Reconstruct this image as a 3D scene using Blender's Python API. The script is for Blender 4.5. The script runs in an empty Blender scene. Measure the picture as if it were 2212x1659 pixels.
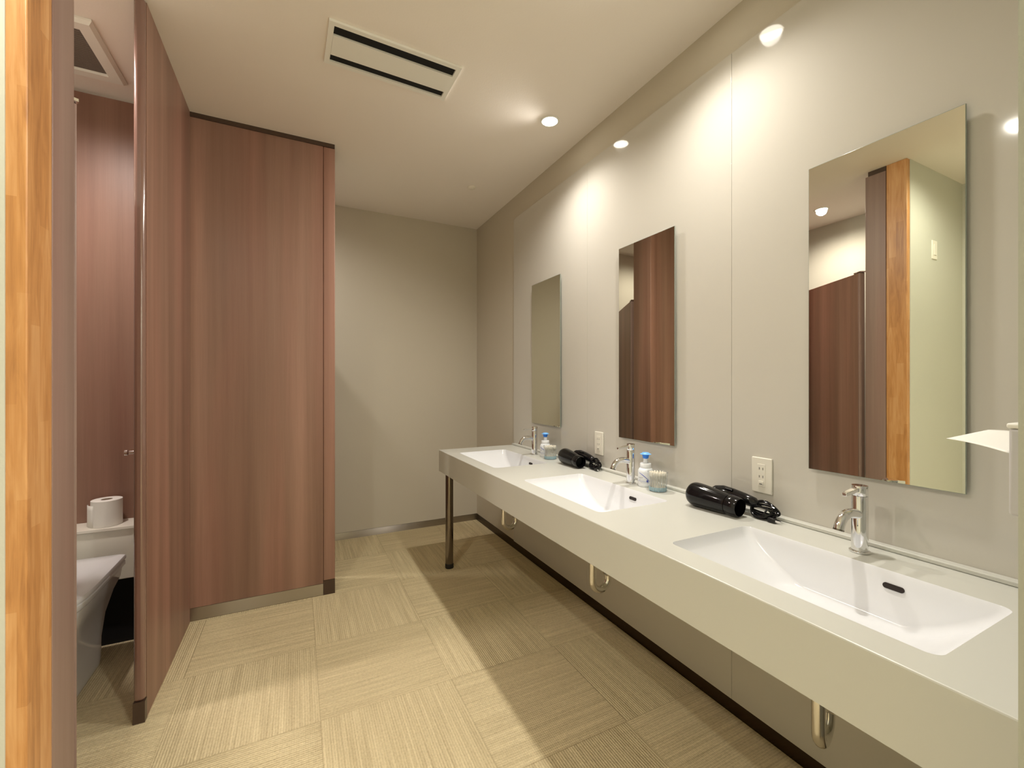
import bpy, bmesh, math, random
from mathutils import Vector, Matrix
PI = math.pi
scn = bpy.context.scene
col = scn.collection
R = random.Random(7)

# ------------------------------------------------------------------ camera
YAW = math.atan2(463, 929)
cam_d = bpy.data.cameras.new('camera'); cam = bpy.data.objects.new('camera', cam_d); col.objects.link(cam)
cam.location = (0, 0, 1.2); cam.rotation_euler = (PI/2, 0, -YAW)
cam_d.sensor_width = 36; cam_d.lens = 929/2212*36; cam_d.clip_start = 0.01
scn.camera = cam
# ------------------------------------------------------------------ view, world
scn.view_settings.view_transform = 'Standard'; scn.view_settings.look = 'None'
scn.view_settings.gamma = 1; scn.view_settings.use_curve_mapping = False
scn.view_settings.exposure = 0.42
w = bpy.data.worlds.new('world'); scn.world = w; w.use_nodes = True
w.node_tree.nodes['Background'].inputs[0].default_value = (0.9, 0.95, 1, 1)
w.node_tree.nodes['Background'].inputs[1].default_value = 0.0
# ------------------------------------------------------------------ lights (x, y, watts, colour, lit-lens label)
CEIL = 2.572
WARM = (1.0, 0.945, 0.86)
LAMPS = [
    (1.178, 1.92, 50, WARM, 'lit round downlight in the ceiling between the far two mirrors', 'vanity'),
    (1.178, 1.05, 50, WARM, 'lit round downlight over the near end of the vanity, cut by the photo top', 'vanity'),
    (-0.53, 0.83, 42, (0.97, 0.95, 0.84), 'lit round downlight in front of the orange timber post', 'entry'),
    (-0.887, 1.94, 60, (1.0, 0.88, 0.82), 'lit round downlight above the toilet in the open stall', 'stall'),
    (-0.40, 3.12, 34, WARM, 'lit round downlight in the far stall beside the back wall', 'stall'),
    (1.05, -0.55, 165, (0.97, 0.96, 0.88), 'added fill downlight, unseen in the entry behind the viewer, nearer the entry wall', 'entry'),  # added out of view to lift the ambient light
    (1.05, -1.15, 165, (0.97, 0.96, 0.88), 'added fill downlight, unseen in the entry behind the viewer, farther from the entry wall', 'entry'),  # second added fill lamp, also out of view
]

# ================================================================== helpers
def tag(o, label=None, cat=None, group=None, kind=None):
    if label: o['label'] = label
    if cat: o['category'] = cat
    if group: o['group'] = group
    if kind: o['kind'] = kind
    return o

def empty(name, loc, label, cat, group=None, rz=0):
    o = bpy.data.objects.new(name, None); col.objects.link(o)
    o.location = loc; o.rotation_euler = (0, 0, rz); o.empty_display_size = 0.05
    return tag(o, label, cat, group)

def obj(name, bm, mat, parent=None, smooth=None, bevel=None, label=None, mats=None):
    bmesh.ops.recalc_face_normals(bm, faces=bm.faces)
    me = bpy.data.meshes.new(name); bm.to_mesh(me); bm.free()
    for m in (mats or [mat]): me.materials.append(m)
    o = bpy.data.objects.new(name, me); col.objects.link(o)
    if parent: o.parent = parent
    if bevel:
        b = o.modifiers.new('bevel', 'BEVEL'); b.width = bevel; b.segments = 3; b.limit_method = 'ANGLE'; b.angle_limit = math.radians(35)
        b.harden_normals = False
    if smooth is None: smooth = bool(bevel)
    if smooth:
        me.shade_smooth()
        try:
            me.set_sharp_from_angle(angle=math.radians(40 if not bevel else 60))
        except Exception: pass
    if label: o['label'] = label
    return o

def box(bm, x0, x1, y0, y1, z0, z1, M=None, mi=0):
    vs = [bm.verts.new((x, y, z)) for z in (z0, z1) for y in (y0, y1) for x in (x0, x1)]
    if M: 
        for v in vs: v.co = M @ v.co
    for f in ((0,2,3,1),(4,5,7,6),(0,1,5,4),(2,6,7,3),(0,4,6,2),(1,3,7,5)):
        fa = bm.faces.new([vs[i] for i in f]); fa.material_index = mi
    return vs

def bx(x0, x1, y0, y1, z0, z1, M=None):
    bm = bmesh.new(); box(bm, x0, x1, y0, y1, z0, z1, M); return bm

def lathe(bm, prof, n=32, M=None, close=True, mi=0):
    """prof: (r, z) list, revolved about local z."""
    rings = []
    for r, z in prof:
        if r < 1e-6:
            v = bm.verts.new((0, 0, z)); rings.append([v])
        else:
            rings.append([bm.verts.new((r*math.cos(2*PI*k/n), r*math.sin(2*PI*k/n), z)) for k in range(n)])
    for a, b in zip(rings, rings[1:]):
        for k in range(n):
            k2 = (k+1) % n
            if len(a) == 1 and len(b) == 1: continue
            if len(a) == 1: f = [a[0], b[k], b[k2]]
            elif len(b) == 1: f = [a[k], a[k2], b[0]]
            else: f = [a[k], a[k2], b[k2], b[k]]
            bm.faces.new(f).material_index = mi
    if M:
        for r in rings:
            for v in r: v.co = M @ v.co
    return rings

def lz(prof, n=32, M=None):
    bm = bmesh.new(); lathe(bm, prof, n, M); return bm

def tube(bm, pts, r, n=12, caps=True, mi=0):
    pts = [Vector(p) for p in pts]
    rad = r if isinstance(r, (list, tuple)) else [r]*len(pts)
    prev = None; rings = []
    for i, p in enumerate(pts):
        d = (pts[min(i+1, len(pts)-1)] - pts[max(i-1, 0)]).normalized()
        if prev is None:
            a = Vector((0, 0, 1)) if abs(d.z) < 0.9 else Vector((1, 0, 0))
            u = d.cross(a).normalized()
        else:
            u = (prev - d*prev.dot(d)).normalized()
        prev = u; v = d.cross(u)
        rings.append([bm.verts.new(p + (u*math.cos(2*PI*k/n) + v*math.sin(2*PI*k/n))*rad[i]) for k in range(n)])
    for a, b in zip(rings, rings[1:]):
        for k in range(n):
            bm.faces.new([a[k], a[(k+1) % n], b[(k+1) % n], b[k]]).material_index = mi
    if caps:
        bm.faces.new(rings[0]).material_index = mi; bm.faces.new(rings[-1]).material_index = mi
    return rings

def bez(p0, p1, p2, p3, n=12):
    p0, p1, p2, p3 = map(Vector, (p0, p1, p2, p3)); out = []
    for i in range(n+1):
        t = i/n; out.append(p0*(1-t)**3 + p1*3*t*(1-t)**2 + p2*3*t*t*(1-t) + p3*t**3)
    return out

def rrect(x0, x1, y0, y1, r, z, k=7):
    """rounded rectangle loop, k points per corner (odd)."""
    pts = []
    for cx, cy, a0 in ((x1-r, y0+r, -PI/2), (x1-r, y1-r, 0), (x0+r, y1-r, PI/2), (x0+r, y0+r, PI)):
        for i in range(k):
            a = a0 + PI/2*i/(k-1); pts.append(Vector((cx+r*math.cos(a), cy+r*math.sin(a), z)))
    return pts

def loft(bm, loops, cap0=False, cap1=False, mi=0):
    rs = [[bm.verts.new(p) for p in L] for L in loops]
    n = len(rs[0])
    for a, b in zip(rs, rs[1:]):
        for k in range(n): bm.faces.new([a[k], a[(k+1) % n], b[(k+1) % n], b[k]]).material_index = mi
    if cap0: bm.faces.new(rs[0]).material_index = mi
    if cap1: bm.faces.new(rs[-1]).material_index = mi
    return rs

def copy_tree(o, parent=None):
    c = o.copy(); col.objects.link(c)
    if parent: c.parent = parent
    for ch in list(o.children): copy_tree(ch, c)
    return c

# ================================================================== materials
def mat(name, color, rough=0.5, metal=0.0, spec=0.5, coat=0.0, coat_r=0.03, trans=0.0, ior=1.45, emit=None, es=0, bump=None):
    m = bpy.data.materials.new(name); m.use_nodes = True
    nt = m.node_tree; b = nt.nodes['Principled BSDF']
    b.inputs['Base Color'].default_value = (*color, 1); b.inputs['Roughness'].default_value = rough
    b.inputs['Metallic'].default_value = metal; b.inputs['Specular IOR Level'].default_value = spec
    b.inputs['Coat Weight'].default_value = coat; b.inputs['Coat Roughness'].default_value = coat_r
    b.inputs['Transmission Weight'].default_value = trans; b.inputs['IOR'].default_value = ior
    if emit: b.inputs['Emission Color'].default_value = (*emit, 1); b.inputs['Emission Strength'].default_value = es
    if bump:
        sc, st, dist = bump
        tc = nt.nodes.new('ShaderNodeTexCoord'); n = nt.nodes.new('ShaderNodeTexNoise'); n.inputs['Scale'].default_value = sc
        n.inputs['Detail'].default_value = 3
        bp = nt.nodes.new('ShaderNodeBump'); bp.inputs['Strength'].default_value = st; bp.inputs['Distance'].default_value = dist
        nt.links.new(tc.outputs['Object'], n.inputs['Vector']); nt.links.new(n.outputs['Fac'], bp.inputs['Height'])
        nt.links.new(bp.outputs['Normal'], b.inputs['Normal'])
    return m

def N(nt, t, **kw):
    n = nt.nodes.new(t)
    for k, v in kw.items(): setattr(n, k, v)
    return n

def math_n(nt, op, a, b=None, c=None):
    n = nt.nodes.new('ShaderNodeMath'); n.operation = op
    for i, x in enumerate((a, b, c)):
        if x is None: continue
        if hasattr(x, 'default_value') or hasattr(x, 'is_linked'): nt.links.new(x, n.inputs[i])
        else: n.inputs[i].default_value = x
    return n.outputs[0]

def laminate(name, c1, c2, c3, rough=0.42, coat=0.0, seed=0.0):
    """vertical-grain wood laminate: broad bands, fine streaks."""
    m = bpy.data.materials.new(name); m.use_nodes = True; nt = m.node_tree; b = nt.nodes['Principled BSDF']
    tc = N(nt, 'ShaderNodeTexCoord')
    def noise(scale, detail=3, off=0.0, sx=1, sy=1, sz=0.03):
        mp = N(nt, 'ShaderNodeMapping'); mp.inputs['Scale'].default_value = (sx, sy, sz); mp.inputs['Location'].default_value = (off+seed, off*1.3+seed, off)
        nt.links.new(tc.outputs['Object'], mp.inputs[0]); n = N(nt, 'ShaderNodeTexNoise'); n.inputs['Scale'].default_value = scale; n.inputs['Detail'].default_value = detail
        nt.links.new(mp.outputs[0], n.inputs['Vector']); return n.outputs['Fac']
    broad = noise(9, 3, 0.0, sz=0.03); mid = noise(55, 4, 3.1, sz=0.02); fine = noise(320, 3, 7.7, sz=0.02)
    s = math_n(nt, 'MULTIPLY_ADD', broad, 0.80, math_n(nt, 'MULTIPLY_ADD', mid, 0.16, math_n(nt, 'MULTIPLY', fine, 0.12)))
    cr = N(nt, 'ShaderNodeValToRGB'); cr.color_ramp.elements[0].position = 0.36; cr.color_ramp.elements[1].position = 0.76
    cr.color_ramp.elements[0].color = (*c1, 1); cr.color_ramp.elements[1].color = (*c3, 1)
    e = cr.color_ramp.elements.new(0.57); e.color = (*c2, 1)
    nt.links.new(s, cr.inputs[0])
    rd = noise(5.5, 2, 12.3, sz=0.10); hs = N(nt, 'ShaderNodeMix', data_type='RGBA', blend_type='MULTIPLY')   # reddish bands
    rr_ = N(nt, 'ShaderNodeMapRange'); rr_.inputs[1].default_value = 0.45; rr_.inputs[2].default_value = 0.68; nt.links.new(rd, rr_.inputs[0])
    nt.links.new(rr_.outputs[0], hs.inputs[0]); nt.links.new(cr.outputs[0], hs.inputs[6]); hs.inputs[7].default_value = (1.10, 0.99, 1.00, 1)
    nt.links.new(hs.outputs[2], b.inputs['Base Color'])
    b.inputs['Roughness'].default_value = rough; b.inputs['Coat Weight'].default_value = coat
    bp = N(nt, 'ShaderNodeBump'); bp.inputs['Strength'].default_value = 0.15; bp.inputs['Distance'].default_value = 0.0005
    nt.links.new(fine, bp.inputs['Height']); nt.links.new(bp.outputs[0], b.inputs['Normal'])
    return m

def carpet_mat():
    m = bpy.data.materials.new('carpet_tile'); m.use_nodes = True; nt = m.node_tree; b = nt.nodes['Principled BSDF']
    g = N(nt, 'ShaderNodeNewGeometry'); sp = N(nt, 'ShaderNodeSeparateXYZ'); nt.links.new(g.outputs['Position'], sp.inputs[0])
    T = 0.4875
    tx = math_n(nt, 'DIVIDE', math_n(nt, 'SUBTRACT', sp.outputs[0], 0.0725), T)
    ty = math_n(nt, 'DIVIDE', math_n(nt, 'SUBTRACT', sp.outputs[1], 1.675), T)
    ix = math_n(nt, 'FLOOR', tx); iy = math_n(nt, 'FLOOR', ty)
    par = math_n(nt, 'PINGPONG', math_n(nt, 'ADD', ix, iy), 1.0)          # 0/1 checker
    fx = math_n(nt, 'FRACT', tx); fy = math_n(nt, 'FRACT', ty)
    # rib coordinate: across the ribs / along the ribs
    def mixv(a, c):
        n = N(nt, 'ShaderNodeMix', data_type='FLOAT'); nt.links.new(par, n.inputs[0]); nt.links.new(a, n.inputs[2]); nt.links.new(c, n.inputs[3]); return n.outputs[0]
    across = mixv(sp.outputs[1], sp.outputs[0]); along = mixv(sp.outputs[0], sp.outputs[1])
    def noise3(x, y, z, sx, sy, scale=1, detail=2):
        cb = N(nt, 'ShaderNodeCombineXYZ')
        nt.links.new(math_n(nt, 'MULTIPLY', x, sx), cb.inputs[0]); nt.links.new(math_n(nt, 'MULTIPLY', y, sy), cb.inputs[1])
        nt.links.new(z, cb.inputs[2])
        n = N(nt, 'ShaderNodeTexNoise'); n.inputs['Scale'].default_value = scale; n.inputs['Detail'].default_value = detail
        nt.links.new(cb.outputs[0], n.inputs['Vector']); return n.outputs['Fac']
    tid = math_n(nt, 'MULTIPLY_ADD', ix, 3.7, math_n(nt, 'MULTIPLY', iy, 9.1))
    streak = noise3(across, along, tid, 95, 2.5, 1, 3)
    knot = noise3(across, along, tid, 170, 110, 1, 2)
    rib = math_n(nt, 'SINE', math_n(nt, 'MULTIPLY', across, 2*PI/0.0085))
    loop = math_n(nt, 'SINE', math_n(nt, 'MULTIPLY', along, 2*PI/0.0070))
    ribh = math_n(nt, 'MULTIPLY_ADD', rib, 0.5, 0.5)
    wn = N(nt, 'ShaderNodeTexWhiteNoise', noise_dimensions='1D'); nt.links.new(tid, wn.inputs['W'])
    # brightness factor
    f = math_n(nt, 'MULTIPLY_ADD', streak, 0.55, 0.20)
    f = math_n(nt, 'MULTIPLY_ADD', knot, 0.35, f)
    f = math_n(nt, 'MULTIPLY_ADD', ribh, 0.12, f)
    f = math_n(nt, 'MULTIPLY_ADD', wn.outputs['Value'], 0.07, f)
    # seams
    def edge(q):
        d = math_n(nt, 'MINIMUM', q, math_n(nt, 'SUBTRACT', 1.0, q)); return math_n(nt, 'LESS_THAN', d, 0.0035)
    seam = math_n(nt, 'MAXIMUM', edge(fx), edge(fy))
    f = math_n(nt, 'SUBTRACT', f, math_n(nt, 'MULTIPLY', seam, 0.14))
    cr = N(nt, 'ShaderNodeValToRGB'); cr.color_ramp.elements[0].position = 0.25; cr.color_ramp.elements[1].position = 0.98
    cr.color_ramp.elements[0].color = (*CARPET0, 1); cr.color_ramp.elements[1].color = (*CARPET1, 1)
    nt.links.new(f, cr.inputs[0]); nt.links.new(cr.outputs[0], b.inputs['Base Color'])
    b.inputs['Roughness'].default_value = 0.95; b.inputs['Specular IOR Level'].default_value = 0.15
    h = math_n(nt, 'MULTIPLY_ADD', ribh, 0.6, math_n(nt, 'MULTIPLY_ADD', knot, 0.8, math_n(nt, 'MULTIPLY', loop, 0.12)))
    h = math_n(nt, 'SUBTRACT', h, math_n(nt, 'MULTIPLY', seam, 1.2))
    bp = N(nt, 'ShaderNodeBump'); bp.inputs['Strength'].default_value = 0.8; bp.inputs['Distance'].default_value = 0.003
    nt.links.new(h, bp.inputs['Height']); nt.links.new(bp.outputs[0], b.inputs['Normal'])
    return m

def timber_mat():
    """orange finger-jointed glulam post."""
    m = bpy.data.materials.new('orange_timber'); m.use_nodes = True; nt = m.node_tree; b = nt.nodes['Principled BSDF']
    tc = N(nt, 'ShaderNodeTexCoord'); sp = N(nt, 'ShaderNodeSeparateXYZ'); nt.links.new(tc.outputs['Object'], sp.inputs[0])
    lx = math_n(nt, 'FLOOR', math_n(nt, 'MULTIPLY', sp.outputs[0], 27.0)); ly = math_n(nt, 'FLOOR', math_n(nt, 'MULTIPLY', math_n(nt, 'ADD', sp.outputs[1], 0.0), 27.0))
    lid = math_n(nt, 'MULTIPLY_ADD', lx, 5.3, math_n(nt, 'MULTIPLY', ly, 2.9))
    w1 = N(nt, 'ShaderNodeTexWhiteNoise', noise_dimensions='1D'); nt.links.new(lid, w1.inputs['W'])
    zb = math_n(nt, 'FLOOR', math_n(nt, 'MULTIPLY_ADD', sp.outputs[2], 2.3, math_n(nt, 'MULTIPLY', w1.outputs['Value'], 5.0)))
    w2 = N(nt, 'ShaderNodeTexWhiteNoise', noise_dimensions='1D'); nt.links.new(math_n(nt, 'MULTIPLY_ADD', zb, 1.7, lid), w2.inputs['W'])
    def noise(sc, vs, detail, dist=0.0):
        mp = N(nt, 'ShaderNodeMapping'); mp.inputs['Scale'].default_value = vs
        nt.links.new(tc.outputs['Object'], mp.inputs[0]); n = N(nt, 'ShaderNodeTexNoise'); n.inputs['Scale'].default_value = sc; n.inputs['Detail'].default_value = detail
        n.inputs['Distortion'].default_value = dist
        nt.links.new(mp.outputs[0], n.inputs['Vector']); return n.outputs['Fac']
    grain = noise(42, (1, 1, 0.11), 4, 1.6); fine = noise(260, (1, 1, 0.03), 3); big = noise(7, (1, 1, 0.5), 2)
    f = math_n(nt, 'MULTIPLY_ADD', w2.outputs['Value'], 0.20, math_n(nt, 'MULTIPLY_ADD', grain, 0.5, math_n(nt, 'MULTIPLY_ADD', fine, 0.2, math_n(nt, 'MULTIPLY', big, 0.34))))
    cr = N(nt, 'ShaderNodeValToRGB'); e = cr.color_ramp.elements
    e[0].position = 0.30; e[0].color = (0.27, 0.105, 0.030, 1); e[1].position = 0.95; e[1].color = (0.72, 0.42, 0.19, 1)
    k = e.new(0.60); k.color = (0.52, 0.245, 0.082, 1)
    nt.links.new(f, cr.inputs[0]); nt.links.new(cr.outputs[0], b.inputs['Base Color'])
    b.inputs['Roughness'].default_value = 0.38
    bp = N(nt, 'ShaderNodeBump'); bp.inputs['Strength'].default_value = 0.25; bp.inputs['Distance'].default_value = 0.001
    nt.links.new(fine, bp.inputs['Height']); nt.links.new(bp.outputs[0], b.inputs['Normal'])
    return m

CARPET0 = (0.27, 0.20, 0.105); CARPET1 = (0.80, 0.68, 0.43)
M_carpet = carpet_mat()
M_ceil = mat('ceiling_paper', (0.88, 0.82, 0.755), 0.9, spec=0.2, bump=(140, 0.12, 0.002))
M_wall = mat('wallpaper_beige', (0.60, 0.55, 0.455), 0.85, spec=0.25, bump=(260, 0.25, 0.0015))
M_wallg = mat('wallpaper_pale', (0.56, 0.555, 0.48), 0.85, spec=0.25, bump=(260, 0.2, 0.0015))
M_panel = mat('melamine_panel', (0.615, 0.588, 0.53), 0.06, spec=0.42, coat=0.0)
M_counter = mat('cream_solid_surface', (0.60, 0.60, 0.55), 0.28, spec=0.4)
M_basin = mat('white_ceramic', (0.78, 0.79, 0.81), 0.12, spec=0.5)
M_black_hole = mat('dark_hole', (0.02, 0.012, 0.01), 0.6)
M_lam = laminate('brown_laminate', (0.20, 0.110, 0.076), (0.275, 0.158, 0.112), (0.38, 0.220, 0.162))
M_lamg = laminate('grey_brown_laminate', (0.19, 0.120, 0.100), (0.25, 0.165, 0.135), (0.32, 0.22, 0.18), seed=4.0)
M_edge = mat('brown_edge_profile', (0.21, 0.115, 0.09), 0.18, spec=0.7, coat=0.8, coat_r=0.16)
M_foot = mat('dark_brown_foot', (0.07, 0.042, 0.028), 0.35)
M_timber = timber_mat()
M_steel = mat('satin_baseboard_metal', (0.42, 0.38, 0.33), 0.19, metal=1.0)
nt = M_steel.node_tree
cb_ = N(nt, 'ShaderNodeCombineXYZ'); cb_.inputs[2].default_value = 1.0
b_ = nt.nodes['Principled BSDF']; b_.inputs['Roughness'].default_value = 0.29; b_.inputs['Anisotropic'].default_value = 1.0
nt.links.new(cb_.outputs[0], b_.inputs['Tangent'])   # horizontally polished strip: highlights smear vertically
M_chrome = mat('polished_chrome', (0.82, 0.82, 0.83), 0.06, metal=1.0)
M_nickel = mat('nickel_pipe', (0.80, 0.79, 0.77), 0.16, metal=1.0)
M_legm = mat('bronze_chrome_leg', (0.22, 0.19, 0.16), 0.18, metal=1.0)
M_rubber = mat('black_rubber', (0.012, 0.012, 0.012), 0.5)
M_mirror = mat('mirror_silver', (0.74, 0.74, 0.66), 0.005, metal=1.0)
M_glassedge = mat('mirror_edge', (0.30, 0.34, 0.29), 0.15, spec=0.6)
M_plastic = mat('white_plastic', (0.80, 0.77, 0.68), 0.35)
M_white = mat('off_white_plastic', (0.85, 0.84, 0.78), 0.4)
M_black = mat('black_gloss_plastic', (0.006, 0.006, 0.007), 0.10, spec=0.45, coat=0.0)
M_vblack = mat('vent_black', (0.004, 0.004, 0.004), 0.8)
M_mesh = mat('fan_grille_grey', (0.20, 0.165, 0.14), 0.7, bump=(400, 0.6, 0.003))
M_paper = mat('tissue_paper', (0.86, 0.85, 0.80), 0.9, spec=0.1, bump=(500, 0.2, 0.001))
M_core = mat('cardboard_core', (0.42, 0.33, 0.24), 0.9)
M_lens = mat('lit_lens', (1, 1, 1), 0.4, emit=(1.0, 0.94, 0.80), es=14)
M_lensoff = mat('white_dome', (0.85, 0.80, 0.70), 0.35)
M_clear = mat('clear_plastic', (0.93, 0.95, 0.96), 0.05, trans=0.92, ior=1.25)
M_label = mat('label_white', (0.84, 0.86, 0.88), 0.35)
M_milk = mat('milky_bottle', (0.80, 0.83, 0.86), 0.25)
M_blue = mat('blue_pump_plastic', (0.03, 0.22, 0.85), 0.3)
M_lblue = mat('light_blue_plastic', (0.18, 0.48, 0.95), 0.3)
M_ink = mat('label_blue_ink', (0.06, 0.10, 0.45), 0.4)
M_inkg = mat('label_grey_ink', (0.22, 0.24, 0.30), 0.4)
M_aqua = mat('aqua_print', (0.36, 0.62, 0.76), 0.4)
M_cotton = mat('cotton', (0.85, 0.80, 0.68), 0.95)
M_disp = mat('dispenser_grey', (0.58, 0.57, 0.58), 0.4)

# ================================================================== the room
XL, XR, YB, YN = -1.29, 1.424, 3.556, -1.50
def struct(name, bm, m, **k):
    o = obj(name, bm, m, **k); o['kind'] = 'structure'; return o
struct('floor', bx(XL-.1, XR+.1, YN-.1, YB+.1, -0.1, 0), M_carpet)
struct('ceiling', bx(XL-.1, XR+.1, YN-.1, YB+.1, CEIL, CEIL+.1), M_ceil)
struct('wall_right', bx(XR, XR+.1, YN-.1, YB+.1, 0, CEIL), M_wall)
struct('wall_back', bx(XL-.1, XR, YB, YB+.1, 0, CEIL), M_wall)
struct('wall_left', bx(XL-.1, XL, YN-.1, YB, 0, CEIL), M_wallg)
struct('wall_rear', bx(XL, XR, YN-.1, YN, 0, CEIL), M_wallg)
struct('wall_entry', bx(0.62, XR, 0.03, 0.153, 0, CEIL), mat('wallpaper_grey_green', (0.44, 0.45, 0.39), 0.85, spec=0.25, bump=(260, 0.2, 0.0015)))
struct('wall_stall', bx(XL, -0.542, 1.2635, 1.370, 0, CEIL), M_wallg)
# glossy panels on the right wall
for i, (y0, y1) in enumerate(((1.9205, 2.812), (1.0465, 1.9195), (0.153, 1.0455))):
    struct('trim_%d' % (i+1), bx(1.415, XR, y0, y1, 0.052, 2.405), M_panel, bevel=0.0006)
def baseboard(name, p0, p1, nrm, h=0.052, t=0.009, m=None):
    """convex strip: p0->p1 on the floor, nrm points into the room"""
    bm = bmesh.new(); p0, p1, nrm = Vector(p0), Vector(p1), Vector(nrm); K = 10; loops = []
    for p in (p0, p1):
        L = [p + Vector((0, 0, 0.0))]
        for i in range(K+1):
            s = i/K; bul = t*(0.45 + 0.55*math.sin(PI*min(1, 0.5*s+0.5)))
            L.append(p + nrm*bul + Vector((0, 0, h*s)))
        L.append(p + Vector((0, 0, h)))
        loops.append(L)
    loft(bm, loops, True, True)
    return struct(name, bm, m or M_steel, smooth=True)
baseboard('baseboard_back', (0.19, YB, 0), (XR, YB, 0), (0, -1, 0))
baseboard('baseboard_right', (XR, 0.153, 0), (XR, YB-.009, 0), (-1, 0, 0), m=mat('shaded_baseboard_metal', (0.075, 0.052, 0.036), 0.18, metal=1.0))  # baseboard metal darkened to carry the dim reflections under the counter
baseboard('baseboard_left', (XL, 1.267, 0), (-0.56, 1.267, 0), (0, -1, 0))

# ------------------------------------------------------------------ partitions
p = empty('stall_partition', (-0.502, 2.30, 0), 'narrow brown wood-grain partition running away beside the open stall, shiny rounded front edge', 'partition')
def L_(o, x, y, z=0): return Matrix.Translation((-x, -y, -z))
def loc_bx(P, x0, x1, y0, y1, z0, z1):
    l = P.location; return bx(x0-l.x, x1-l.x, y0-l.y, y1-l.y, z0-l.z, z1-l.z)
obj('panel', loc_bx(p, -0.518, -0.486, 1.972, 2.665, 0, CEIL), M_lam, p)
obj('edge_profile', loc_bx(p, -0.519, -0.485, 1.947, 1.9718, 0.075, CEIL), M_edge, p, bevel=0.0125, label='glossy brown rounded edge strip')
obj('foot', loc_bx(p, -0.519, -0.485, 1.946, 1.9718, 0, 0.075), M_foot, p, label='dark brown foot cap')
bm = bmesh.new(); lathe(bm, [(0, 0), (0.009, 0), (0.009, 0.006), (0.006, 0.009), (0.006, 0.022), (0.010, 0.026), (0.010, 0.034), (0, 0.036)], 20, Matrix.Translation((-0.518+0.502, 1.99-2.30, 0.955)) @ Matrix.Rotation(-PI/2, 4, 'Y'))
obj('latch_knob', bm, M_chrome, p, smooth=True, label='small chrome latch knob')

p = empty('stall_front_panel', (-0.16, 2.69, 0), 'wide brown wood-grain panel facing the viewer between the open stall and the back wall', 'partition')
obj('panel', loc_bx(p, -1.285, 0.130, 2.668, 2.70, 0, CEIL-.022), M_lam, p, label='wood-grain sheet with reddish vertical bands')
obj('top_rail', loc_bx(p, -0.486, 0.19, 2.660, 2.702, CEIL-.022, CEIL), M_foot, p, label='thin dark top rail')
obj('end_post', loc_bx(p, 0.131, 0.192, 2.664, 2.868, 0.082, CEIL-.022), M_lam, p, bevel=0.004)
obj('post_foot', loc_bx(p, 0.131, 0.192, 2.664, 2.868, 0, 0.0815), M_foot, p, label='dark brown foot of the end post')
obj('kick_strip', loc_bx(p, -0.4855, 0.130, 2.6645, 2.6675, 0.002, 0.066), M_steel, p, label='satin metal kick strip along the floor')

p = empty('door_post_panel', (-0.527, 1.425, 0), 'narrow grey-brown wood-grain panel standing against the orange timber post', 'partition')
obj('panel', loc_bx(p, -0.545, -0.510, 1.3715, 1.480, 0, CEIL-.03), M_lamg, p, bevel=0.002)
obj('top_rail', loc_bx(p, -0.545, -0.512, 1.3715, 1.466, CEIL-.03, CEIL), M_foot, p, label='dark top rail')

p = empty('timber_post', (-0.5625, 1.3185, 0), 'orange laminated timber post at the left edge beside the stall', 'post')
obj('post', bx(-.0525, .0525, -.0525, .0505, 0, CEIL), M_timber, p, bevel=0.0025)
p.children[0].name = 'shaft'

# stall doors (structure), built about their hinge edge
def stall_door(name, hx, hy, ang, extra=None):
    H = 1.935; W_ = 0.60; t = 0.034
    o = struct(name, bx(0.012, W_, -t, 0, 0.05, H), M_lam, bevel=0.003)
    o.location = (hx, hy, 0); o.rotation_euler = (0, 0, ang)
    obj('edge_profile', bx(0.0, 0.0115, -t-.001, 0.001, 0.05, H), M_lamg, o, bevel=0.003)
    obj('hinge', bx(-0.012, 0.05, -t-.002, 0.002, H+.0005, H+0.008), M_chrome, o, label='chrome pivot hinge on the door top')
    bm = bmesh.new(); tube(bm, [(W_-.07, -t, 1.0), (W_-.07, -t-.04, 1.0), (W_-.07, -t-.045, 1.01), (W_-.07, -t-.045, 1.14), (W_-.07, -t-.04, 1.15), (W_-.07, -t, 1.15)], 0.006, 12)
    obj('door_handle', bm, M_chrome, o, smooth=True)
    return o
a = math.atan2(0.52, -0.30)
stall_door('door_1', -0.548, 1.500, a)
stall_door('door_2', 0.135, 2.915, a)

# ================================================================== vanity counter
CX0, CX1, CY0, CY1, CZ = 0.845, 1.4145, 0.154, 2.79, 0.760
BX0, BX1 = 0.923, 1.250
BC = [0.592, 1.462, 2.333]
van = empty('vanity_counter', (1.13, 1.47, 0), 'long cream washstand counter with a deep front apron along the glossy wall', 'counter')
V = van.location
bm = bmesh.new()
def corner_ring(bm, hole, ox0, ox1, oy0, oy1, z, k=7):
    """flat ring between rounded hole loop (order as rrect) and an outer rectangle"""
    cs = [(ox1, oy0), (ox1, oy1), (ox0, oy1), (ox0, oy0)]; out = []
    for c in range(4):
        A = hole[c*k]; B = hole[c*k+k-1]; cx, cy = cs[c]
        # projections: start point onto the side before the corner, end onto the side after
        pa, pb = ((Vector((A.x, oy0, z)), Vector((ox1, B.y, z))), (Vector((ox1, A.y, z)), Vector((B.x, oy1, z))),
                  (Vector((A.x, oy1, z)), Vector((ox0, B.y, z))), (Vector((ox0, A.y, z)), Vector((B.x, oy0, z))))[c]
        cc = Vector((cx, cy, z)); h = (k-1)//2
        for i in range(k):
            out.append(pa.lerp(cc, i/h) if i <= h else cc.lerp(pb, (i-h)/h))
    hv = [bm.verts.new(p) for p in hole]; ov = [bm.verts.new(p) for p in out]; n = len(hv)
    for i in range(n):
        bm.faces.new([hv[i], ov[i], ov[(i+1) % n], hv[(i+1) % n]])
ys = [CY0, 1.027, 1.8975, CY1]
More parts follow.
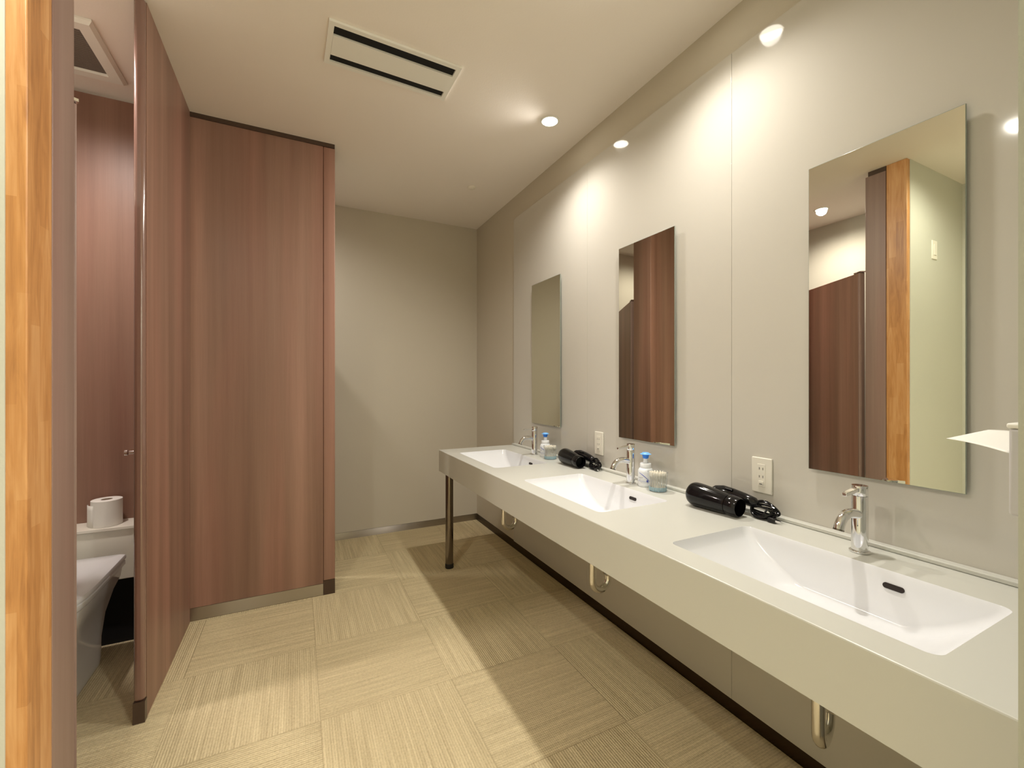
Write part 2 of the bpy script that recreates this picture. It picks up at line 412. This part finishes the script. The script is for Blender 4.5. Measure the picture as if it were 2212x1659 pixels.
for i, c in enumerate(BC):
    corner_ring(bm, rrect(BX0, BX1, c-.281, c+.281, .022, CZ), CX0+.003, CX1, ys[i], ys[i+1], CZ)
# apron box: chamfered front edge, end, underside
def quad(bm, *ps): bm.faces.new([bm.verts.new(p) for p in ps])
e = 0.003
quad(bm, (CX0+e, CY0, CZ), (CX0+e, CY1, CZ), (CX0+e*.3, CY1, CZ-e*.3), (CX0+e*.3, CY0, CZ-e*.3))
quad(bm, (CX0+e*.3, CY0, CZ-e*.3), (CX0+e*.3, CY1, CZ-e*.3), (CX0, CY1, CZ-e), (CX0, CY0, CZ-e))
quad(bm, (CX0, CY0, CZ-e), (CX0, CY1, CZ-e), (CX0, CY1, CZ-.140), (CX0, CY0, CZ-.140))
quad(bm, (CX0, CY1, CZ-e), (CX0+e, CY1, CZ), (CX1, CY1, CZ), (CX1, CY1, CZ-.14), (CX0, CY1, CZ-.14))
quad(bm, (CX0, CY0, CZ-e), (CX0+e, CY0, CZ), (CX1, CY0, CZ), (CX1, CY0, CZ-.14), (CX0, CY0, CZ-.14))
quad(bm, (CX0, CY0, CZ-.14), (CX0, CY1, CZ-.14), (CX1, CY1, CZ-.14), (CX1, CY0, CZ-.14))
bmesh.ops.remove_doubles(bm, verts=bm.verts, dist=1e-5)
for v in bm.verts: v.co -= V
top = obj('countertop', bm, M_counter, van)
struct('trim_4', bx(1.388, CX1, CY0, CY1, CZ+.0004, CZ+.012), M_counter, bevel=0.003)
for bi, c in enumerate(BC):
    bm = bmesh.new()
    prof = [(0.000, 0.000, 0.022), (0.0015, -0.003, 0.022), (0.004, -0.012, 0.024)]
    loops = [rrect(BX0+d, BX1-d, c-.281+d, c+.281-d, r, CZ+z) for d, z, r in prof]
    # sloping ends, steep back, falling floor
    def sec(t, z, r):   # t 0 at rim, 1 at the floor
        return rrect(BX0+.004+.045*t**1.1, BX1-.004-.022*t, c-.277+.130*t**1.15, c+.277-.145*t**1.15, r, CZ+z)
    for t, z, r in ((0.12, -0.028, .026), (0.35, -0.055, .03), (0.6, -0.079, .034), (0.82, -0.098, .04), (0.93, -0.1075, .042), (1.03, -0.1125, .045), (1.2, -0.1155, .045)):
        loops.append(sec(t, z, r))
    cc = Vector((1.09, c, CZ-.118)); L = loops[-1]
    for s in (0.6, 0.25):
        loops.append([cc.lerp(p, s) for p in L])
    rs = loft(bm, loops, False, True)
    for v in bm.verts: v.co -= V
    b = obj('basin', bm, M_basin, van, smooth=True, label='white rectangular sunken basin')
    b.data.shade_smooth()
    bm = bmesh.new(); lathe(bm, [(0, .003), (.014, .0035), (.0155, .001), (.018, .0012), (.0215, .0025), (.023, .0005), (.023, -.002)], 28, Matrix.Translation(Vector((1.09, c, CZ-.1168))-V))
    obj('drain', bm, M_chrome, b, smooth=True, label='chrome drain plug')
    bm = bmesh.new()   # overflow slot: a stadium on the steep back wall
    oy = c-.092; W2, Hh = .0205, .0062; pts = []
    for k in range(24):
        an = 2*PI*k/24; yy = math.cos(an)*Hh + (W2-Hh if math.cos(an) > 0 else -(W2-Hh)); pts.append((yy, math.sin(an)*Hh))
    xw = BX1-.004-.022*0.13 
    slope = (0.022*0.23)/0.027
    ring0 = [Vector((xw-.0030 + slope*zz, oy+yy, CZ-.034+zz)) for yy, zz in pts]
    ring1 = [p + Vector((.004, 0, 0)) for p in ring0]
    loft(bm, [ring0, ring1], True, True)
    for v in bm.verts: v.co -= V
    obj('overflow_slot', bm, M_black_hole, b, label='dark overflow slot')
for ly in (2.70, 0.28):
    M = Matrix.Translation(Vector((0.888, ly, 0))-V)
    lg = obj('leg', lz([(0, .03), (.0255, .03), (.0255, CZ-.1405), (0, CZ-.1405)], 36, M), M_legm, van, smooth=True, label='round dark chrome leg')
    obj('leg_foot', lz([(0, 0), (.026, 0), (.0275, .003), (.0275, .026), (.0255, .0298), (0, .0298)], 36, M), M_rubber, lg, smooth=True, label='black rubber foot')

# ------------------------------------------------------------------ drain traps
def trap(y, label):
    o = empty('drain_trap', (1.107, y, 0), label, 'drain pipe', 'U-bend traps under the counter')
    z0 = .372; R_ = .0405; r = .0145
    pts = [(0, 0, .6195), (0, 0, .5), (0, 0, z0)] + [(R_-R_*math.cos(a_), 0, z0-R_*math.sin(a_)) for a_ in [PI*k/14 for k in range(1, 15)]] + [(2*R_, 0, .392)]
    bm = bmesh.new(); tube(bm, pts, r, 18)
    obj('u_bend', bm, M_nickel, o, smooth=True)
    bm = bmesh.new(); lathe(bm, [(r, .385), (.021, .387), (.023, .390), (.023, .402), (.021, .405), (.021, .408), (.0245, .411), (.0245, .426), (.021, .429), (r, .431)], 8, Matrix.Translation((2*R_, 0, 0)))
    obj('slip_nut', bm, M_nickel, o)
    bm = bmesh.new(); lathe(bm, [(r, .50), (.021, .502), (.022, .505), (.022, .522), (.021, .525), (r, .527)], 8)
    obj('slip_nut', bm, M_nickel, o)
    bm = bmesh.new(); xe = 1.4145-1.107
    tube(bm, [(2*R_, 0, .431), (2*R_, 0, .455)] + bez((2*R_, 0, .455), (2*R_, 0, .48), (2*R_+.012, 0, .492), (2*R_+.035, 0, .492), 8)[1:] + [(xe, 0, .492)], r, 18)
    obj('waste_pipe', bm, M_nickel, o, smooth=True)
    bm = bmesh.new(); lathe(bm, [(r, 0), (.034, .0), (.034, .003), (.02, .009), (r, .010)], 28, Matrix.Translation((xe, 0, .492)) @ Matrix.Rotation(-PI/2, 4, 'Y'))
    obj('wall_flange', bm, M_nickel, o, smooth=True)
    return o
t0 = trap(BC[0], 'nickel U-bend drain trap nearest the viewer under the counter')
for y, l in ((BC[1], 'nickel U-bend drain trap under the middle basin'), (BC[2], 'nickel U-bend drain trap farthest back, nearest the counter leg')):
    c = copy_tree(t0); c.location.y = y; c['label'] = l
t0.rotation_euler.z = math.radians(14); t0.location.x = 1.112

# ------------------------------------------------------------------ faucets
def faucet(y, label):
    o = empty('faucet', (1.320, y, CZ), label, 'faucet', 'chrome faucets along the counter')
    obj('base_ring', lz([(0, .0003), (.0225, .0003), (.0235, .002), (.0232, .004), (.0195, .0062), (0, .0062)], 40), M_chrome, o, smooth=True)
    obj('body', lz([(0, .0065), (.0182, .0065), (.0182, .147), (.0178, .1478), (0, .1478)], 48), M_chrome, o, smooth=True)
    h = obj('handle_cap', lz([(0, .1486), (.0178, .1486), (.0182, .1494), (.0182, .173), (.0172, .1745), (0, .1752)], 48), M_chrome, o, smooth=True)
    bm = bmesh.new(); A = (-.010, 0, .166); B = (-.072, 0, .159)
    vs = []
    for (x, z), (hw, ht) in (((-.008, .1655), (.0075, .0055)), ((-.04, .1625), (.0065, .005)), ((-.074, .1585), (.0055, .0045))):
        vs.append([Vector((x, -hw, z-ht)), Vector((x, hw, z-ht)), Vector((x, hw, z+ht)), Vector((x, -hw, z+ht))])
    loft(bm, vs, True, True)
    obj('lever', bm, M_chrome, h, bevel=0.0015)
    bm = bmesh.new()
    pts = [(-.005, 0, .099), (-.03, 0, .1045)] + bez((-.03, 0, .1045), (-.062, 0, .112), (-.088, 0, .108), (-.100, 0, .072), 14)[1:]
    tube(bm, pts, [.0125]*2 + [.0125 - .001*k/14 for k in range(14)], 24)
    obj('spout', bm, M_chrome, o, smooth=True)
    bm = bmesh.new(); d = (Vector(pts[-1])-Vector(pts[-2])).normalized(); e_ = Vector(pts[-1])
    tube(bm, [e_-d*.002, e_+d*.0015], [.0122, .0118], 24); tube(bm, [e_+d*.0015, e_+d*.0018], .0085, 24)
    obj('aerator', bm, M_legm, o, smooth=True, label='dark aerator ring')
    return o
f0 = faucet(.603, 'chrome single-lever faucet at the nearest basin, lower right')
for y, l in ((1.470, 'chrome single-lever faucet at the middle basin left of a pump bottle'), (2.335, 'chrome single-lever faucet at the farthest basin')):
    c = copy_tree(f0); c.location.y = y; c['label'] = l

# ------------------------------------------------------------------ wall mirrors
def mirror(yc, label):
    o = empty('wall_mirror', (1.4145, yc, 0.941), label, 'mirror', 'tall frameless mirrors on the glossy wall')
    obj('glass', bx(-.0150, -.0105, -.1735, .1735, 0, .916), M_glassedge, o, bevel=0.0008, label='dark glass edge')
    bm = bmesh.new(); quad(bm, (-.01525, -.1722, .0013), (-.01525, .1722, .0013), (-.01525, .1722, .9147), (-.01525, -.1722, .9147))
    obj('mirror_face', bm, M_mirror, o)
    obj('backing', bx(-.0104, 0, -.150, .150, .02, .896), M_glassedge, o)
    return o
m0 = mirror(.600, 'large frameless mirror nearest the viewer, reflecting the orange post')
for y, l in ((1.469, 'middle frameless wall mirror showing brown wood-grain panels'), (2.338, 'farthest and smallest-looking mirror reflecting the plain beige wall')):
    c = copy_tree(m0); c.location.y = y; c['label'] = l

# ------------------------------------------------------------------ outlets and switch
def outlet(y, label):
    o = empty('power_outlet', (1.4145, y, .830), label, 'outlet', 'white outlets above the counter')
    obj('plate', bx(-.007, 0, -.0355, .0355, 0, .120), M_plastic, o, bevel=0.003)
    i_ = obj('socket_insert', bx(-.0085, -.0071, -.0135, .0135, .022, .098), M_plastic, o, bevel=0.001)
    for z in (.083, .056):
        for dy in (-.0062, .0062):
            obj('slot', bx(-.0089, -.0086, dy-.0009, dy+.0009, z-.004, z+.004), M_vblack, i_)
    obj('earth_cover', bx(-.0105, -.0086, -.0085, .0085, .028, .041), M_plastic, i_, bevel=0.001)
    obj('cover_gap', bx(-.0110, -.0106, -.005, .005, .0305, .0325), M_vblack, i_)
    return o
outlet(.928, 'white power outlet on the wall right of the nearer hair dryer')
o2 = outlet(1.81, 'white power outlet between the farthest and middle mirrors')
sw = empty('light_switch', (-0.86, 1.267, 2.00), 'white wall switch high on the pale wall beside the orange post', 'switch')
obj('plate', bx(-.035, .035, -.008, 0, 0, .12), M_plastic, sw, bevel=0.003)
obj('rocker', bx(-.017, .017, -.0115, -.0082, .025, .095), M_plastic, sw, bevel=0.002)

# ------------------------------------------------------------------ ceiling fittings
vt = empty('ceiling_vent', (.3675, 1.872, CEIL), 'long white ceiling vent with two black slots', 'vent')
vt.rotation_euler.z = math.radians(1.5)
bm = bmesh.new()
def ring_bm(bm, X, Y, w_, z0, z1):
    for x0, x1, y0, y1 in ((-X, X, -Y, -Y+w_), (-X, X, Y-w_, Y), (-X, -X+w_, -Y+w_, Y-w_), (X-w_, X, -Y+w_, Y-w_)): box(bm, x0, x1, y0, y1, z0, z1)
ring_bm(bm, .265, .120, .020, -.010, -.0005)
obj('frame', bm, M_white, vt)
obj('centre_panel', bx(-.2445, .2445, -.052, .058, -.011, -.0030), M_white, vt)
for y0, y1 in ((-.0995, -.0525), (.0585, .0995)):
    obj('slot', bx(-.2449, .2449, y0, y1, -.0028, -.0006), M_vblack, vt, label='black air slot')
fn = empty('exhaust_fan', (-.887, 2.347, CEIL), 'square white exhaust fan cover on the stall ceiling', 'fan')
bm = bmesh.new()
lo = []
for s, z in ((.193, -.0005), (.193, -.008), (.182, -.020), (.142, -.020), (.138, -.010)):
    lo.append([Vector((-s, -s, z)), Vector((s, -s, z)), Vector((s, s, z)), Vector((-s, s, z))])
loft(bm, lo)
obj('cover_frame', bm, M_white, fn)
bm = bmesh.new(); box(bm, -.138, .138, -.138, .138, -.0105, -.0065)
for k in range(22): box(bm, -.136, .136, -.132+k*.0125, -.128+k*.0125, -.0125, -.0106)
obj('grille', bm, M_mesh, fn, label='grey-brown grille')

TILT = 26   # the vanity lamps are aimed away from the glossy wall
def downlight(x, y, watts, color, label, group):
    o = empty('downlight', (x, y, CEIL), label, 'ceiling light', 'round ceiling downlights')
    obj('trim_ring', lz([(.0405, -.0004), (.050, -.0006), (.050, -.003), (.047, -.0045), (.0405, -.0040)], 40), M_white, o, smooth=True)
    obj('lens', lz([(0, -.003), (.0400, -.0025), (.0400, -.0006), (0, -.0006)], 40), M_lens, o, label='glowing round lens')
    ld = bpy.data.lights.new('downlight_lamp', 'SPOT'); ld.energy = watts; ld.color = color
    ld.spot_size = math.radians(162); ld.spot_blend = 0.85; ld.shadow_soft_size = 0.035
    l = bpy.data.objects.new('downlight_lamp', ld); col.objects.link(l); l.parent = o; l.location = (0, 0, -.012)
    if group == 'vanity': l.rotation_euler = (0, math.radians(TILT), 0)
    return o
for L in LAMPS: downlight(*L)
o = empty('ceiling_sensor', (1.085, 2.81, CEIL), 'small unlit off-white disc on the ceiling near the back corner', 'sensor')
obj('dome', lz([(0, -.014), (.016, -.0125), (.026, -.007), (.030, -.002), (.030, -.0004), (0, -.0004)], 32), M_lensoff, o, smooth=True)

# ------------------------------------------------------------------ toilet and roll
to = empty('toilet', (-.862, 2.25, 0), 'toilet with a closed white lid in the open stall, partly hidden', 'toilet')
def dshape(hw, yb, yf, z, n=20, sq=2.4):
    """flat back at yb, rounded front at yf (front toward -y), relative coords"""
    pts = []; ym = yf + min(hw*1.45, (yb-yf)*.72)
    pts += [Vector((hw*.86, yb, z)), Vector((hw*.97, yb-.012, z))]
    for i in range(n+1):
        t = i/n*PI
        c_, s_ = math.cos(t), math.sin(t)
        x = hw*math.copysign(abs(c_)**(2/sq), c_); y = ym - (ym-yf)*abs(s_)**(2/sq)
        pts.append(Vector((x, y, z)))
    pts += [Vector((-hw*.97, yb-.012, z)), Vector((-hw*.86, yb, z))]
    return pts
bm = bmesh.new()
loft(bm, [dshape(*a) for a in ((.105, .20, -.20, 0.0005), (.110, .20, -.205, .03), (.112, .20, -.215, .12), (.125, .20, -.255, .22), (.150, .21, -.315, .31), (.172, .215, -.355, .36), (.178, .215, -.372, .395), (.170, .21, -.362, .400))], True, True)
obj('bowl', bm, M_basin, to, smooth=True)
bm = bmesh.new(); loft(bm, [dshape(*a) for a in ((.172, .216, -.366, .4005), (.184, .218, -.384, .403), (.188, .220, -.388, .408), (.188, .220, -.388, .424), (.183, .218, -.384, .4285))], True, True)
obj('seat', bm, M_basin, to, smooth=True)
bm = bmesh.new(); loft(bm, [dshape(*a) for a in ((.183, .222, -.383, .429), (.189, .224, -.389, .432), (.190, .224, -.390, .440), (.187, .222, -.387, .448), (.176, .214, -.376, .4510), (.120, .16, -.30, .4525))], True, True)
obj('lid', bm, M_basin, to, smooth=True)
ck = empty('cistern_cabinet', (-.87, 2.60, 0), 'low white cistern cabinet behind the toilet carrying a paper roll', 'cabinet')
obj('body', loc_bx(ck, -1.20, -.575, 2.535, 2.667, .315, .5415), M_plastic, ck, bevel=0.003)
obj('top_board', loc_bx(ck, -1.205, -.570, 2.525, 2.6675, .542, .556), M_plastic, ck, bevel=0.002)
obj('shade_block', loc_bx(ck, -1.18, -.60, 2.60, 2.667, .0, .3145), M_vblack, ck, label='black block standing in for the shade under the cabinet')  # shadow below the cabinet, put in as a black box
rl = empty('toilet_roll', (-.782, 2.590, .556), 'white toilet paper roll standing upright on the cistern cabinet', 'toilet roll')
obj('paper', lz([(.019, .0002), (.053, .0002), (.0545, .0012), (.0545, .1165), (.053, .1175), (.0205, .1175), (.0205, .110), (.0205, .0002)], 48), M_paper, rl, smooth=True)
obj('core', lz([(.0200, .001), (.0200, .1168), (.0188, .1168), (.0188, .001)], 32), M_core, rl, smooth=True)
bm = bmesh.new(); A = []
for z in (.001, .040, .075, .098):
    A.append([Vector((-.0548*math.cos(t)-.0005-(z*.09)*(t/.9 if t > 0 else 0)*0 - d_, -.0548*math.sin(t) , z)) for t, d_ in ((.9, 0), (.6, .002), (.3, .007), (0.05, .012), (-.1, .016-.05*z))])
for a_, b_ in zip(A, A[1:]):
    for k in range(len(a_)-1): quad(bm, a_[k], a_[k+1], b_[k+1], b_[k])
bmesh.ops.remove_doubles(bm, verts=bm.verts, dist=1e-6)
fl = obj('loose_end', bm, M_paper, rl, smooth=True); s_ = fl.modifiers.new('thick', 'SOLIDIFY'); s_.thickness = .0006

# ------------------------------------------------------------------ hair dryers
def dryer(loc, rz, label):
    """local +x = nozzle direction, body lying on its side, handle folded alongside at +y"""
    o = empty('hair_dryer', loc, label, 'hair dryer', 'black folding hair dryers on the counter', rz)
    Mx = Matrix.Translation((0, 0, .0430)) @ Matrix.Rotation(math.radians(2.9), 4, 'Y') @ Matrix.Rotation(PI/2, 4, 'Y')
    bm = bmesh.new()
    lathe(bm, [(0, -.006), (.015, -.0055), (.029, -.002), (.0375, .006), (.0415, .016), (.0425, .030), (.0417, .055), (.0394, .085), (.0368, .115), (.0342, .140), (.0328, .148), (.030, .149), (0, .149)], 48, Mx)
    obj('barrel', bm, M_black, o, smooth=True)
    bm = bmesh.new()
    lathe(bm, [(.0300, .1495), (.0322, .150), (.0335, .160), (.0322, .186), (.0300, .190), (.0285, .190), (.0280, .180), (.0280, .1505)], 48, Mx)
    nz = obj('nozzle', bm, M_black, o, smooth=True)
    bm = bmesh.new(); lathe(bm, [(0, .1530), (.0275, .1530), (.0275, .1510), (0, .1510)], 32, Mx)
    obj('nozzle_grille', bm, M_vblack, nz)
    # folded handle
    bm = bmesh.new(); pts = [(.062, .030, .050), (.072, .044, .056), (.090, .056, .058), (.125, .062, .055), (.165, .064, .050), (.198, .064, .045), (.210, .064, .042)]
    tube(bm, pts, [.018, .0225, .0228, .0208, .0190, .0165, .0085], 24)
    hd = obj('handle', bm, M_black, o, smooth=True)
    bm = bmesh.new(); tube(bm, [(.105, .045, .0735), (.13, .0475, .0725)], [.0045, .0045], 10)
    obj('switch', bm, M_black, hd, smooth=True)
    # wound cord
    bm = bmesh.new(); rr = random.Random(5)
    pts = [Vector((.209, .064, .042)), Vector((.218, .064, .037))]
    for k in range(8):
        cy = .060 + rr.uniform(-.006, .006); cz = .027 + rr.uniform(-.003, .003)
        for q in range(12):
            a_ = 2*PI*q/12
            pts.append(Vector((.228 + .043*math.cos(a_)*(.78+.05*k)+rr.uniform(-.003, .003) + k*.0008, cy + .021*math.sin(a_)*math.cos(k*.7) + rr.uniform(-.002, .002), max(.0045, cz + .026*math.sin(a_)*math.sin(k*.7+.6)+ .004*math.sin(k)))))
    sm = []
    for i in range(len(pts)-1):
        for t_ in (0, .5): sm.append(pts[i].lerp(pts[i+1], t_))
    for _ in range(2): sm = [sm[0]] + [(sm[i-1]+sm[i]*2+sm[i+1])/4 for i in range(1, len(sm)-1)] + [sm[-1]]
    tube(bm, sm, .0027, 8)
    cd = obj('cord', bm, M_black, o, smooth=True)
    bm = bmesh.new(); tube(bm, [(.238, .040, .012), (.244, .060, .036), (.246, .082, .014)], .0032, 8)
    tube(bm, [(.238, .040, .012), (.246, .060, .004), (.246, .082, .014)], .0032, 8)
    obj('cord_tie', bm, M_rubber, cd, smooth=True)
    bm = bmesh.new(); box(bm, .256, .280, .036, .052, .001, .017, Matrix.Identity(4))
    pl = obj('plug', bm, M_black, o, bevel=0.003)
    bm = bmesh.new()
    for dy in (.0400, .0480): box(bm, .2803, .294, dy-.0009, dy+.0009, .006, .012)
    obj('plug_prong', bm, M_chrome, pl)
    return o
d1 = dryer((1.292, 1.118, CZ), -PI/2+math.radians(2.0), 'black hair dryer lying between the nearest and middle basins')
d2 = copy_tree(d1); d2.location = (1.330, 2.025, CZ); d2.rotation_euler.z = -PI/2-math.radians(5)
d2['label'] = 'black hair dryer lying between the middle and farthest basins, nozzle toward the viewer'

# ------------------------------------------------------------------ pump bottles
def bottle(x, y, label):
    o = empty('pump_bottle', (x, y, CZ), label, 'bottle', 'white pump bottles with blue pumps')
    r = .0325
    bd = obj('body', lz([(0, .0004), (r-.002, .0004), (r, .003), (r, .060), (r-.001, .068), (.0265, .0765), (.0225, .079), (0, .079)], 40), M_milk, o, smooth=True)
    obj('collar', lz([(0, .0793), (.0228, .0793), (.0232, .0803), (.0232, .0975), (.022, .0990), (.012, .0992), (0, .0992)], 40), M_label, o, smooth=True)
    obj('neck', lz([(0, .0995), (.0105, .0995), (.0092, .1185), (0, .1185)], 24), M_milk, o, smooth=True)
    pm = obj('pump_head', lz([(0, .1188), (.0095, .1188), (.0118, .1205), (.0150, .1365), (0, .1365)], 28), M_blue, o, smooth=True)
    obj('pump_brim', lz([(0, .1367), (.0155, .1367), (.0235, .1372), (.0235, .1382), (.0170, .1400), (.0135, .1445), (0, .1452)], 28), M_lblue, pm, smooth=True, label='pale blue wide brim')
    # label artwork hugging the cylinder, centred on the side facing the room
    def cyl(a_, z, rr=r+.0004): return Vector((rr*math.cos(a_), rr*math.sin(a_), z))
    lb = bmesh.new(); a0 = math.radians(218); AA = [a0 + math.radians(d) for d in range(-75, 76, 5)]
    for i in range(len(AA)-1): quad(lb, cyl(AA[i], .008, r+.0002), cyl(AA[i+1], .008, r+.0002), cyl(AA[i+1], .062, r+.0002), cyl(AA[i], .062, r+.0002))
    bmesh.ops.remove_doubles(lb, verts=lb.verts, dist=1e-6)
    la = obj('label_sheet', lb, M_label, bd, smooth=True)
    bm = bmesh.new()
    tube(bm, [cyl(a0+math.radians(-48+i*5.5), .060 - .036*(i/16)**1.6) for i in range(17)], [.0004+.0009*math.sin(PI*i/16) for i in range(17)], 6)
    tube(bm, [cyl(a0+math.radians(-52+i*6), .026-.0015*math.sin(i/17*PI)) for i in range(18)], .0005, 6)
    for k in range(5):
        c0 = a0+math.radians(22); an = 2*PI*k/5
        tube(bm, [cyl(c0, .027), cyl(c0+.17*math.cos(an), .027+.0055*math.sin(an))], [.0012, .0018], 6)
    obj('label_mark', bm, M_ink, la, smooth=True, label='blue swoosh and flower-like mark')
    bm = bmesh.new()
    for (z, a1, n, h) in ((.0375, -46, 7, .0055), (.0300, -44, 9, .0020), (.0185, -30, 8, .0018)):
        for i in range(n):
            aa = a0+math.radians(a1+i*5.2)
            tube(bm, [cyl(aa, z), cyl(aa+.018, z+h*(.6 if i % 2 else 1)), cyl(aa+.05, z+h*.2)], .00032, 5)
    obj('label_writing', bm, M_inkg, la, smooth=True)
    return o
b1 = bottle(1.345, 1.405, 'white pump bottle with a blue pump head beside the middle faucet')
b2 = copy_tree(b1); b2.location = (1.345, 2.245, CZ); b2['label'] = 'white pump bottle with a blue pump head beside the farthest faucet'

# ------------------------------------------------------------------ cups of cotton swabs
def cup(x, y, label):
    o = empty('plastic_cup', (x, y, CZ), label, 'cup', 'clear cups of cotton swabs')
    obj('wall', lz([(0, .0004), (.0325, .0004), (.0340, .0014), (.0395, .077), (.0407, .0775), (.0407, .0792), (.0388, .0792), (.0328, .0030), (0, .0022)], 44), M_clear, o, smooth=True)
    bm = bmesh.new(); n = 52
    for k in range(n):
        a0, a1 = 2*PI*k/n, 2*PI*(k+.55)/n
        def P(a_, z): rr = .0340 + .0055*(z/.077) + .0003; return Vector((rr*math.cos(a_), rr*math.sin(a_), z))
        quad(bm, P(a0, .003), P(a1, .003), P(a1, .020), P(a0, .020))
    obj('printed_band', bm, M_aqua, o, label='pale blue striped band')
    return o
cups = [(1.328, 1.318, 'clear plastic cup of cotton swabs between the middle faucet and the nearer hair dryer'), (1.328, 2.160, 'clear plastic cup of cotton swabs beside the farther hair dryer')]
for x, y, l in cups[:1]: c0 = cup(x, y, l)
c1 = copy_tree(c0); c1.location = (cups[1][0], cups[1][1], CZ); c1['label'] = cups[1][2]
bm = bmesh.new()
H = .073
lathe(bm, [(0, 0), (.0016, .0008), (.0026, .004), (.0026, .010), (.0018, .015), (.0010, .016), (.0010, H-.026), (.0022, H-.024), (.0041, H-.016), (.0042, H-.006), (.0022, H-.0010), (0, H)], 10)
sw0 = obj('cotton_swab', bm, M_cotton, smooth=True)
first = True
for ci, (cx, cy, _) in enumerate(cups):
    spots = [(0, 0)] + [(.0105*math.cos(k*PI/3), .0105*math.sin(k*PI/3)) for k in range(6)] + [(.0205*math.cos(k*PI/6+.2), .0205*math.sin(k*PI/6+.2)) for k in range(12)]
    spots += [(.0282*math.cos(k*2*PI/17+.1), .0282*math.sin(k*2*PI/17+.1)) for k in range(17)]
    for sx, sy in spots:
        s = sw0 if first else sw0.copy()
        if not first: col.objects.link(s)
        first = False
        s.location = (cx+sx, cy+sy, CZ+.0032+R.uniform(0, .003)); rr_ = math.hypot(sx, sy)/.0285
        s.rotation_euler = (R.uniform(-.05, .05)*(1-rr_)-sy/.0285*.045, R.uniform(-.05, .05)*(1-rr_)+sx/.0285*.045, 0)
        tag(s, 'cream cotton swab standing in the cup beside the %s' % ('middle basin pump bottle' if ci == 0 else 'farthest pump bottle'), 'cotton swab', 'cotton swabs in the %s cup' % ('nearer' if ci == 0 else 'farther'))

# ------------------------------------------------------------------ paper towel dispenser
dp = empty('towel_dispenser', (1.085, .153, 1.0), 'pale grey paper towel dispenser on the entry wall at the right edge', 'dispenser')
obj('housing', bx(-.115, .115, .0005, .0965, 0, .132), M_disp, dp, bevel=0.004)
obj('lid', bx(-.117, .117, .0005, .0985, .1323, .1405), M_white, dp, bevel=0.003)
pt = tag(obj('paper_towel', bmesh.new(), M_paper), 'white paper towel sticking out of the dispenser at the right edge', 'paper towel')
bm = bmesh.new()
p00, p10, p11, p01 = Vector((.978, .251, 1.0935)), Vector((1.100, .362, 1.0965)), Vector((1.183, .330, 1.112)), Vector((1.190, .2515, 1.098))
G = 10; g = [[None]*(G+1) for _ in range(G+1)]
for i in range(G+1):
    for j in range(G+1):
        u_, v_ = i/G, j/G; q = p00*(1-u_)*(1-v_)+p10*u_*(1-v_)+p11*u_*v_+p01*(1-u_)*v_
        q.z += .006*math.sin(PI*u_)*(.4+v_*.6) - .004*math.sin(PI*v_)*(1-u_)
        g[i][j] = bm.verts.new(q)
for i in range(G):
    for j in range(G): bm.faces.new([g[i][j], g[i+1][j], g[i+1][j+1], g[i][j+1]])
bm.to_mesh(pt.data); bm.free(); pt.data.shade_smooth()
s_ = pt.modifiers.new('thick', 'SOLIDIFY'); s_.thickness = .0006
